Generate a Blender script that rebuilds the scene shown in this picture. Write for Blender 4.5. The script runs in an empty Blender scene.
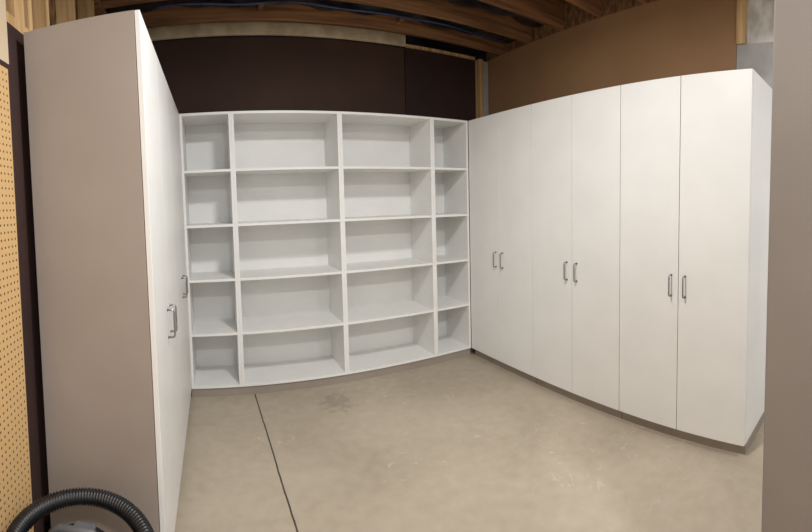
import bpy, bmesh, math, random
from mathutils import Vector, Matrix
random.seed(4)
scene=bpy.context.scene
scene.view_settings.view_transform='Standard'
# ------------------------------------------------------------------ materials
def new_mat(name):
    m=bpy.data.materials.new(name); m.use_nodes=True
    nt=m.node_tree; b=nt.nodes['Principled BSDF']
    return m,nt,b
def lin(c):
    return tuple(((v/255)/12.92 if v/255<=.04045 else ((v/255+.055)/1.055)**2.4) for v in c)+(1,)
def coords(nt,scale=(1,1,1)):
    tc=nt.nodes.new('ShaderNodeTexCoord'); mp=nt.nodes.new('ShaderNodeMapping')
    mp.inputs['Scale'].default_value=scale
    nt.links.new(tc.outputs['Object'],mp.inputs['Vector']); return mp.outputs['Vector']
def noise_mat(name,c1,c2,scale=(3,3,3),detail=6,rough=.6,bump=0,lo=.35,hi=.65,metal=0,spec=.5):
    m,nt,b=new_mat(name); v=coords(nt,scale)
    n=nt.nodes.new('ShaderNodeTexNoise'); n.inputs['Scale'].default_value=1; n.inputs['Detail'].default_value=detail
    nt.links.new(v,n.inputs['Vector'])
    r=nt.nodes.new('ShaderNodeValToRGB'); r.color_ramp.elements[0].position=lo; r.color_ramp.elements[1].position=hi
    r.color_ramp.elements[0].color=lin(c1); r.color_ramp.elements[1].color=lin(c2)
    nt.links.new(n.outputs['Fac'],r.inputs['Fac']); nt.links.new(r.outputs['Color'],b.inputs['Base Color'])
    b.inputs['Roughness'].default_value=rough; b.inputs['Metallic'].default_value=metal
    b.inputs['Specular IOR Level'].default_value=spec
    if bump:
        bp=nt.nodes.new('ShaderNodeBump'); bp.inputs['Strength'].default_value=bump; bp.inputs['Distance'].default_value=.01
        nt.links.new(n.outputs['Fac'],bp.inputs['Height']); nt.links.new(bp.outputs['Normal'],b.inputs['Normal'])
    return m
M={}
M['white']=noise_mat('white_melamine',(233,233,231),(237,237,235),(4,4,4),2,.42)
M['pin']=noise_mat('shelf_pin_hole',(120,118,114),(130,128,124),(4,4,4),2,.8)
M['taupe']=noise_mat('taupe_laminate',(156,144,135),(161,149,140),(3,3,3),3,.45)
M['taupe2']=noise_mat('taupe_wall_paint',(128,120,114),(133,125,119),(3,3,3),3,.7)
M['kick']=noise_mat('taupe_toe_kick',(148,138,128),(156,146,136),(3,3,3),3,.5)
M['chrome']=noise_mat('brushed_nickel',(150,150,152),(165,165,168),(30,30,30),2,.3,metal=1)
M['brown']=noise_mat('dark_brown_panel',(64,42,33),(76,51,40),(1.5,1.5,1.5),5,.75)
M['brown2']=noise_mat('darker_brown_panel',(46,27,24),(54,32,28),(1.5,1.5,1.5),5,.7)
M['ochre']=noise_mat('ochre_fibreboard',(148,114,80),(160,125,89),(1.2,1.2,1.2),6,.75)
M['wood']=noise_mat('joist_lumber',(104,70,44),(160,114,74),(1.5,28,28),6,.7,bump=.1)
M['woodv']=noise_mat('stud_lumber',(176,138,92),(216,182,132),(30,30,1.5),6,.7,bump=.1)
M['osb']=noise_mat('osb_subfloor',(86,60,38),(140,104,68),(14,30,14),5,.8)
M['black']=noise_mat('black_sheeting',(14,14,17),(44,44,50),(5,9,7),5,.32,bump=.8)
M['cream']=noise_mat('rim_insulation',(186,164,132),(216,198,168),(9,9,9),5,.8,bump=.5)
M['plastic']=noise_mat('insulation_plastic',(186,182,174),(236,234,228),(9,9,5),6,.25,bump=1.0)
M['concrete']=noise_mat('grey_foundation_concrete',(160,158,156),(182,180,178),(6,6,6),6,.85,bump=.2)
M['drywall']=noise_mat('bare_drywall',(196,176,148),(208,190,162),(2,2,2),3,.8)
M['rubber']=noise_mat('black_hose_rubber',(18,18,20),(28,28,31),(20,20,20),3,.42)
M['vacblack']=noise_mat('vacuum_black_plastic',(24,24,27),(32,32,36),(9,9,9),3,.4)
M['vacgrey']=noise_mat('vacuum_grey_plastic',(78,80,84),(92,94,98),(9,9,9),3,.45)
M['blue']=noise_mat('blue_pipe',(42,58,92),(56,74,108),(9,9,9),3,.4)
M['lamp']=noise_mat('lamp_enamel',(220,220,215),(225,225,220),(9,9,9),3,.5)
def math_node(nt,op,a,b=None,c=None):
    n=nt.nodes.new('ShaderNodeMath'); n.operation=op
    for i,x in enumerate((a,b,c)):
        if x is None: continue
        if isinstance(x,(int,float)): n.inputs[i].default_value=x
        else: nt.links.new(x,n.inputs[i])
    return n.outputs[0]
# pegboard
m,nt,b=new_mat('pegboard_hardboard'); tc=nt.nodes.new('ShaderNodeTexCoord'); sx=nt.nodes.new('ShaderNodeSeparateXYZ')
nt.links.new(tc.outputs['Object'],sx.inputs[0])
def cell(o): return math_node(nt,'SUBTRACT',math_node(nt,'FRACT',math_node(nt,'DIVIDE',o,.0254)),.5)
yy=cell(sx.outputs['Y']); zz=cell(sx.outputs['Z'])
d=math_node(nt,'SQRT',math_node(nt,'ADD',math_node(nt,'MULTIPLY',yy,yy),math_node(nt,'MULTIPLY',zz,zz)))
msk=math_node(nt,'LESS_THAN',d,.17)
mx=nt.nodes.new('ShaderNodeMix'); mx.data_type='RGBA'; nt.links.new(msk,mx.inputs[0])
mx.inputs[6].default_value=lin((202,166,114)); mx.inputs[7].default_value=lin((70,50,30))
nt.links.new(mx.outputs[2],b.inputs['Base Color']); b.inputs['Roughness'].default_value=.7
M['peg']=m
# floor
m,nt,b=new_mat('stained_concrete_floor'); v=coords(nt)
def noise(scale,detail,dist=0):
    n=nt.nodes.new('ShaderNodeTexNoise'); n.inputs['Scale'].default_value=scale; n.inputs['Detail'].default_value=detail
    n.inputs['Distortion'].default_value=dist; nt.links.new(v,n.inputs['Vector']); return n.outputs['Fac']
def ramp(f,p0,c0,p1,c1):
    r=nt.nodes.new('ShaderNodeValToRGB'); e=r.color_ramp.elements
    e[0].position=p0; e[1].position=p1; e[0].color=c0; e[1].color=c1; nt.links.new(f,r.inputs[0]); return r.outputs['Color']
def mix(f,a,bb,mode='MIX'):
    x=nt.nodes.new('ShaderNodeMix'); x.data_type='RGBA'; x.blend_type=mode
    for s,i in ((f,0),(a,6),(bb,7)):
        if isinstance(s,(int,float,tuple)): x.inputs[i].default_value=s
        else: nt.links.new(s,x.inputs[i])
    return x.outputs[2]
base=ramp(noise(1.3,8,.6),.35,lin((172,160,142)),.68,lin((188,176,158)))
fine=ramp(noise(14,8),.3,lin((228,225,220)),.7,(1,1,1,1))
c=mix(.5,base,fine,'MULTIPLY')
sp=ramp(noise(9,12,2.5),.63,(0,0,0,1),.67,(1,1,1,1))
sp2=ramp(noise(1.1,2),.45,(0,0,0,1),.6,(1,1,1,1))
k=mix(1.0,sp,sp2,'MULTIPLY'); k=mix(1.0,k,(.4,.4,.4,1),'MULTIPLY')
c=mix(k,c,lin((218,211,198)))
sx=nt.nodes.new('ShaderNodeSeparateXYZ'); nt.links.new(v,sx.inputs[0]); X=sx.outputs['X'];Y=sx.outputs['Y']
dx=math_node(nt,'MULTIPLY',math_node(nt,'SUBTRACT',X,.81),1/.13); dy=math_node(nt,'MULTIPLY',math_node(nt,'SUBTRACT',Y,2.86),1/.17)
dd=math_node(nt,'SQRT',math_node(nt,'ADD',math_node(nt,'MULTIPLY',dx,dx),math_node(nt,'MULTIPLY',dy,dy)))
st=math_node(nt,'ADD',dd,math_node(nt,'MULTIPLY',math_node(nt,'SUBTRACT',noise(20,5),.5),3.6))
stm=ramp(st,.45,(.34,.34,.34,1),.9,(0,0,0,1))
c=mix(stm,c,lin((120,114,106)))
jx=math_node(nt,'ADD',math_node(nt,'SUBTRACT',X,.365),math_node(nt,'MULTIPLY',Y,.0365))
jx=math_node(nt,'ABSOLUTE',math_node(nt,'ADD',jx,math_node(nt,'MULTIPLY',math_node(nt,'SUBTRACT',noise(6,5),.5),.016)))
jm=math_node(nt,'LESS_THAN',jx,.0045)
c=mix(jm,c,lin((66,60,52)))
nt.links.new(c,b.inputs['Base Color']); b.inputs['Roughness'].default_value=.55
bp=nt.nodes.new('ShaderNodeBump'); bp.inputs['Strength'].default_value=.12; bp.inputs['Distance'].default_value=.01
nt.links.new(noise(9,8),bp.inputs['Height']); nt.links.new(bp.outputs['Normal'],b.inputs['Normal'])
M['floor']=m
# ------------------------------------------------------------------ mesh builder
class MB:
    def __init__(s,name): s.name=name; s.bm=bmesh.new(); s.mats=[]
    def mi(s,k):
        if k not in s.mats: s.mats.append(k)
        return s.mats.index(k)
    def box(s,x0,x1,y0,y1,z0,z1,mat,bev=0):
        i=s.mi(mat); t=bmesh.new()
        bmesh.ops.create_cube(t,size=1)
        for v in t.verts: v.co=Vector(((x0+x1)/2+v.co.x*(x1-x0),(y0+y1)/2+v.co.y*(y1-y0),(z0+z1)/2+v.co.z*(z1-z0)))
        if bev: bmesh.ops.bevel(t,geom=t.edges[:],offset=bev,segments=2,affect='EDGES',profile=.5)
        for f in t.faces: f.material_index=i
        s.merge(t)
    def merge(s,t):
        me=bpy.data.meshes.new('t'); t.to_mesh(me); t.free(); s.bm.from_mesh(me); bpy.data.meshes.remove(me)
    def tube(s,path,r,mat,n=12,closed=False,cap=True):
        i=s.mi(mat); P=[Vector(p) for p in path]; N=len(P); t=bmesh.new(); rings=[]
        up=None
        for k in range(N):
            a=P[(k-1)%N] if (closed or k>0) else P[k]; c=P[(k+1)%N] if (closed or k<N-1) else P[k]
            tg=(c-a).normalized()
            if up is None: up=tg.orthogonal().normalized()
            up=(up-tg*up.dot(tg)).normalized(); bi=tg.cross(up)
            rr=r(k) if callable(r) else r
            rings.append([t.verts.new(P[k]+(up*math.cos(2*math.pi*j/n)+bi*math.sin(2*math.pi*j/n))*rr) for j in range(n)])
        for k in range(N if closed else N-1):
            A=rings[k];B=rings[(k+1)%N]
            for j in range(n):
                f=t.faces.new((A[j],A[(j+1)%n],B[(j+1)%n],B[j])); f.smooth=True
        if not closed and cap:
            t.faces.new(rings[0][::-1]); t.faces.new(rings[-1])
        for f in t.faces: f.material_index=i
        s.merge(t)
    def lathe(s,prof,cx,cy,mat,n=40):
        i=s.mi(mat); t=bmesh.new(); rings=[]
        for r,z in prof:
            rings.append([t.verts.new((cx+r*math.cos(2*math.pi*j/n),cy+r*math.sin(2*math.pi*j/n),z)) for j in range(n)])
        for A,B in zip(rings,rings[1:]):
            for j in range(n):
                f=t.faces.new((A[j],A[(j+1)%n],B[(j+1)%n],B[j])); f.smooth=True
        t.faces.new(rings[0][::-1]); t.faces.new(rings[-1])
        for f in t.faces: f.material_index=i
        s.merge(t)
    def done(s,parent=None):
        bmesh.ops.recalc_face_normals(s.bm,faces=s.bm.faces[:])
        me=bpy.data.meshes.new(s.name); s.bm.to_mesh(me); s.bm.free()
        for k in s.mats: me.materials.append(M[k])
        o=bpy.data.objects.new(s.name,me); bpy.context.collection.objects.link(o)
        if parent: o.parent=parent
        return o
# ------------------------------------------------------------------ dimensions
H=2.1336; D=3.128; R=2.164; L=.224; YL=1.4635
XS=[-.224,.157,.983,1.794,2.160]
YR=[3.126,2.702,2.309,1.910,1.509,1.096,.674]
WX=2.70; WY=3.56; WL=-.70; ZC=2.86
T=.019; KICK=.068
b=MB('floor'); b.box(-2.2,4.2,-2.5,3.7,-.08,0,'floor'); b.done()
b=MB('wall_back')
b.box(-.9,1.76,WY,WY+.08,0,2.84,'brown'); b.box(1.762,2.55,WY-.012,WY+.08,0,2.84,'brown2')
b.box(2.55,WX+.1,WY,WY+.08,0,2.84,'brown2'); b.box(-.9,WX+.1,WY,WY+.08,2.84,3.1,'black')
b.done()
b=MB('wall_right')
b.box(WX,WX+.08,.96,WY-.002,0,2.86,'ochre')
b.box(WX+.01,WX+.08,-1.5,.958,0,2.47,'concrete')
b.box(WX+.03,WX+.08,-1.5,.958,2.47,3.1,'plastic')
b.box(WX,WX+.08,.96,WY-.002,2.86,3.1,'osb')
b.box(WX-.01,WX+.03,.90,.958,2.47,2.86,'woodv')
b.done()
b=MB('wall_left')
b.box(WL-.08,WL,1.10,WY-.002,0,2.0,'brown2')
b.box(WL-.08,WL,1.40,WY-.002,2.0,2.16,'brown2')
b.box(WL-.08,WL,1.10,1.398,2.0,2.9,'drywall')
b.box(WL-.08,WL-.0,-.8,1.098,0,2.9,'drywall')
b.box(WL-.16,WL-.10,1.40,WY-.002,2.16,3.1,'osb')
b.box(WL-.10,WL,1.40,WY-.002,2.16,2.20,'woodv')
for y in (1.47,1.60,1.80,2.21,2.62,3.03,3.44):
    b.box(WL-.10,WL,y,y+.09 if y<1.5 else y+.04,2.20,2.84,'woodv')
b.box(WL-.10,WL,1.40,WY-.002,2.84,2.88,'wood')
b.done()
b=MB('wall_front')   # stub wall beside the opening the photographer stands in
b.box(1.0,1.62,.10,.262,0,2.86,'taupe2',.004); b.done()
b=MB('corner_post'); b.box(2.55,2.60,WY-.09,WY-.014,0,2.84,'woodv',.002); b.box(2.603,2.69,WY-.05,WY-.014,0,2.84,'concrete',.002); b.done()
b=MB('ceiling')
b.box(-.9,2.9,-1.5,3.66,3.10,3.13,'osb'); b.done()
b=MB('ceiling_joists')
y=3.30
while y>-1.4:
    b.box(-.86,2.86,y-.02,y+.02,ZC,3.098,'wood',.002); y-=.406
for x in (.4,1.55):
    b.box(x,x+.04,3.30-.386,3.30-.022,ZC+.06,3.098,'wood')
b.done()
b=MB('rim_plate'); b.box(-.69,1.76,WY-.05,WY-.014,2.842,2.95,'cream',.012); b.box(1.765,2.54,WY-.03,WY-.014,2.842,2.87,'woodv'); b.done()
bm=bmesh.new(); nx,ny=90,10
for y0_,y1_,zb in ((3.33,3.50,3.02),(2.925,3.27,2.97),(2.52,2.865,3.0)):
    g=[]
    for i in range(nx+1):
        row=[]
        for j in range(ny+1):
            x=-.85+3.69*i/nx; u=j/ny
            z=zb-.055*math.sin(math.pi*u)+.018*math.sin(x*7+u*4)+.01*math.sin(x*19)
            row.append(bm.verts.new((x,y0_+(y1_-y0_)*u,z)))
        g.append(row)
    for i in range(nx):
        for j in range(ny):
            f=bm.faces.new((g[i][j],g[i+1][j],g[i+1][j+1],g[i][j+1])); f.smooth=True
me=bpy.data.meshes.new('ceiling_sheeting'); bm.to_mesh(me); bm.free(); me.materials.append(M['black'])
o=bpy.data.objects.new('ceiling_sheeting',me); bpy.context.collection.objects.link(o)
b=MB('water_pipe'); b.tube([(-.6+i*.1,3.09+.012*math.sin(i*.9),2.90+.008*math.sin(i*.6)) for i in range(33)],.009,'blue'); b.done()
# ------------------------------------------------------------------ shelving
b=MB('shelving_unit')
DEP=.406; e=.0003
pi_=b.mi('pin')
for s in range(4):
    x0,x1=XS[s]+e,XS[s+1]-e
    b.box(x0,x0+T,D,D+DEP,KICK,H,'white'); b.box(x1-T,x1,D,D+DEP,KICK,H,'white')
    b.box(x0+T,x1-T,D,D+DEP,H-T,H,'white')
    b.box(x0+T,x1-T,D+DEP-.008,D+DEP,KICK,H-T,'white')
    zb=KICK; sp=(H-T-zb)/5
    for k in range(5):
        z=zb+sp*k-(.012 if k else 0)
        b.box(x0+T,x1-T,D+(.001 if k else 0),D+DEP-.008,z,z+T,'white',.001)
    for xx in (x0+T+.0006,x1-T-.0006):
        for yy_ in (D+.037,D+DEP-.07):
            z=.22
            while z<2.05:
                vs=[b.bm.verts.new((xx,yy_+.003*math.cos(q*math.pi/3),z+.003*math.sin(q*math.pi/3))) for q in range(6)]
                f=b.bm.faces.new(vs); f.material_index=pi_
                z+=.064
b.box(XS[0]+e,XS[-1]-e,D+.012,D+DEP,0,KICK,'kick')
b.done()
# ------------------------------------------------------------------ cabinets
def handle(b,x,y,z,dirx):
    s=.122/2; p=.030*dirx; r=.012
    path=[(x,y,z-s)]
    for a in range(0,91,15):
        t=math.radians(a); path.append((x+p-dirx*r+dirx*r*math.sin(t),y,z-s+r-r*math.cos(t)))
    for a in range(0,91,15):
        t=math.radians(a); path.append((x+p-dirx*r+dirx*r*math.cos(t),y,z+s-r+r*math.sin(t)))
    path.append((x,y,z+s))
    b.tube(path,.0045,'chrome',10)
    for zz in (z-s,z+s): b.tube([(x,y,zz),(x+.003*dirx,y,zz)],.007,'chrome',12)
def cabinet(xf,xb,y0,ym,y1,dirx,side,zh=.93):
    b=MB('storage_cabinet'); e=.0015
    a,c=sorted((xf-dirx*.021,xb))
    b.box(a,c,y0+e,y0+T,KICK,H,side[0],.0008); b.box(a,c,y1-T,y1-e,KICK,H,side[1],.0008)
    b.box(a,c,y0+T,y1-T,H-T,H-.0005,'white'); b.box(a,c,y0+T,y1-T,KICK,KICK+T,'white')
    bx=sorted((xb,xb+dirx*.008)); b.box(bx[0],bx[1],y0+T,y1-T,KICK+T,H-T,'white')
    for k in range(1,5):
        z=KICK+k*.41; aa,cc=sorted((xf-dirx*.03,xb+dirx*.008)); b.box(aa,cc,y0+T,y1-T,z,z+T,'white')
    ka,kc=sorted((xf-dirx*.035,xb)); b.box(ka,kc,y0+.004,y1-e,0,KICK,'kick')
    da,dc=sorted((xf,xf-dirx*.019))
    b.box(da,dc,y0+.002,ym-.0018,KICK+.002,H-.001,'white',.0015)
    b.box(da,dc,ym+.0018,y1-.002,KICK+.002,H-.001,'white',.0015)
    handle(b,xf,ym-.045,zh,dirx); handle(b,xf,ym+.045,zh,dirx)
    return b.done()
cabinet(R,R+.43,YR[2],YR[1],YR[0],-1,('white','white'))
cabinet(R,R+.43,YR[4],YR[3],YR[2],-1,('white','white'))
cabinet(R,R+.43,YR[6],YR[5],YR[4],-1,('white','white'))
w=(D-.002-YL)/4
cabinet(-L,-L-.442,YL,YL+w,YL+2*w,1,('taupe','white'))
cabinet(-L,-L-.442,YL+2*w,YL+3*w,YL+4*w,1,('white','white'))
# ------------------------------------------------------------------ pegboard
b=MB('pegboard'); b.box(WL+.012,WL+.018,.2,1.35,.12,1.965,'peg')
for y in (.22,.74,1.27): b.box(WL+.001,WL+.012,y,y+.03,.12,1.96,'woodv')
b.done()
# ------------------------------------------------------------------ shop vacuum
vx,vy=-.43,1.12
b=MB('shop_vacuum')
b.lathe([(.13,.05),(.150,.06),(.158,.10),(.165,.33),(.170,.335),(.170,.35)],vx,vy,'vacgrey')
b.lathe([(.172,.348),(.176,.355),(.176,.375),(.16,.395),(.12,.405),(.115,.42),(.112,.455),(.095,.473),(.05,.48),(.005,.481)],vx,vy,'vacblack')
b.tube([(vx-.075,vy,.455),(vx-.075,vy,.50),(vx-.05,vy,.52),(vx+.05,vy,.52),(vx+.075,vy,.50),(vx+.075,vy,.455)],.012,'vacgrey')
b.box(vx-.035,vx+.035,vy+.03,vy+.09,.46,.485,'vacgrey',.008)
for a in (45,135,225,315):
    t=math.radians(a); cx,cy=vx+.15*math.cos(t),vy+.15*math.sin(t)
    b.tube([(cx,cy,.035),(cx,cy,.07)],.016,'vacblack'); b.tube([(cx-.012,cy,.024),(cx+.012,cy,.024)],.024,'vacblack',16)
path=[]; N=420
for k in range(N+1):
    u=k/N; t=math.radians(-100+400*u)
    rr=.213-.012*u
    z=.42+.035*math.sin(t)+.05*u
    path.append((vx+rr*math.cos(t),vy+rr*math.sin(t),z))
end=Vector(path[0]); pre=[]
for k in range(1,40):
    u=k/40; pre.append((end.x*(1-u)+(vx-.02)*u-.02*math.sin(math.pi*u), end.y-.06*math.sin(math.pi*u)+.06*u, end.z*(1-u)+.23*u))
path=pre[::-1]+path
b.tube(path,lambda k:.028 if k%3==0 else .0235,'rubber',14)
b.done()
# ------------------------------------------------------------------ lamps
def lamp(name,x,y,z,power,size,col=(1,.985,.965)):
    b=MB(name); b.lathe([(.02,3.098-0),(.02,z+.06),(.09,z+.05),(.16,z+.012),(.162,z+.008)],x,y,'lamp',24); b.done()
    l=bpy.data.lights.new(name+'_light','AREA'); l.shape='DISK'; l.size=size; l.energy=power; l.color=col; l.spread=math.pi
    o=bpy.data.objects.new(name+'_light',l); o.location=(x,y,z); bpy.context.collection.objects.link(o)
lamp('unseen_lamp',.75,1.2,2.78,46,.3)
lamp('unseen_lamp',.35,-.75,2.78,48,.3)  # general fill added behind the camera; its fixture is made up
lamp('unseen_lamp',1.95,-.75,2.78,26,.3)  # added to brighten the right cabinet's end panel; fixture is invented
w_=bpy.data.worlds.new('world'); scene.world=w_; w_.use_nodes=True
w_.node_tree.nodes['Background'].inputs[0].default_value=(1,.995,.985,1); w_.node_tree.nodes['Background'].inputs[1].default_value=.85
# ------------------------------------------------------------------ camera (cylindrical panorama, like the phone's pano mode)
yaw,pitch,roll=.45454,-.052653,-.023228; F=422.25; CY=222.4; s=.9971
cy_,sy_=math.cos(yaw),math.sin(yaw)
fw=Vector((sy_*math.cos(pitch),cy_*math.cos(pitch),math.sin(pitch))); rt=Vector((cy_,-sy_,0)); up=rt.cross(fw)
r2=rt*math.cos(roll)+up*math.sin(roll); u2=up*math.cos(roll)-rt*math.sin(roll)
cam=bpy.data.cameras.new('camera'); co=bpy.data.objects.new('camera',cam); bpy.context.collection.objects.link(co)
mt=Matrix((r2,u2,-fw)).transposed().to_4x4(); mt.translation=(0,0,1.4367); co.matrix_world=mt
cam.type='PANO'; cam.panorama_type='CENTRAL_CYLINDRICAL'
cam.central_cylindrical_range_u_min=-406/F; cam.central_cylindrical_range_u_max=406/F
cam.central_cylindrical_range_v_min=-(532-CY)/(F*s); cam.central_cylindrical_range_v_max=CY/(F*s)
cam.central_cylindrical_radius=1
cam.clip_start=.05
scene.camera=co
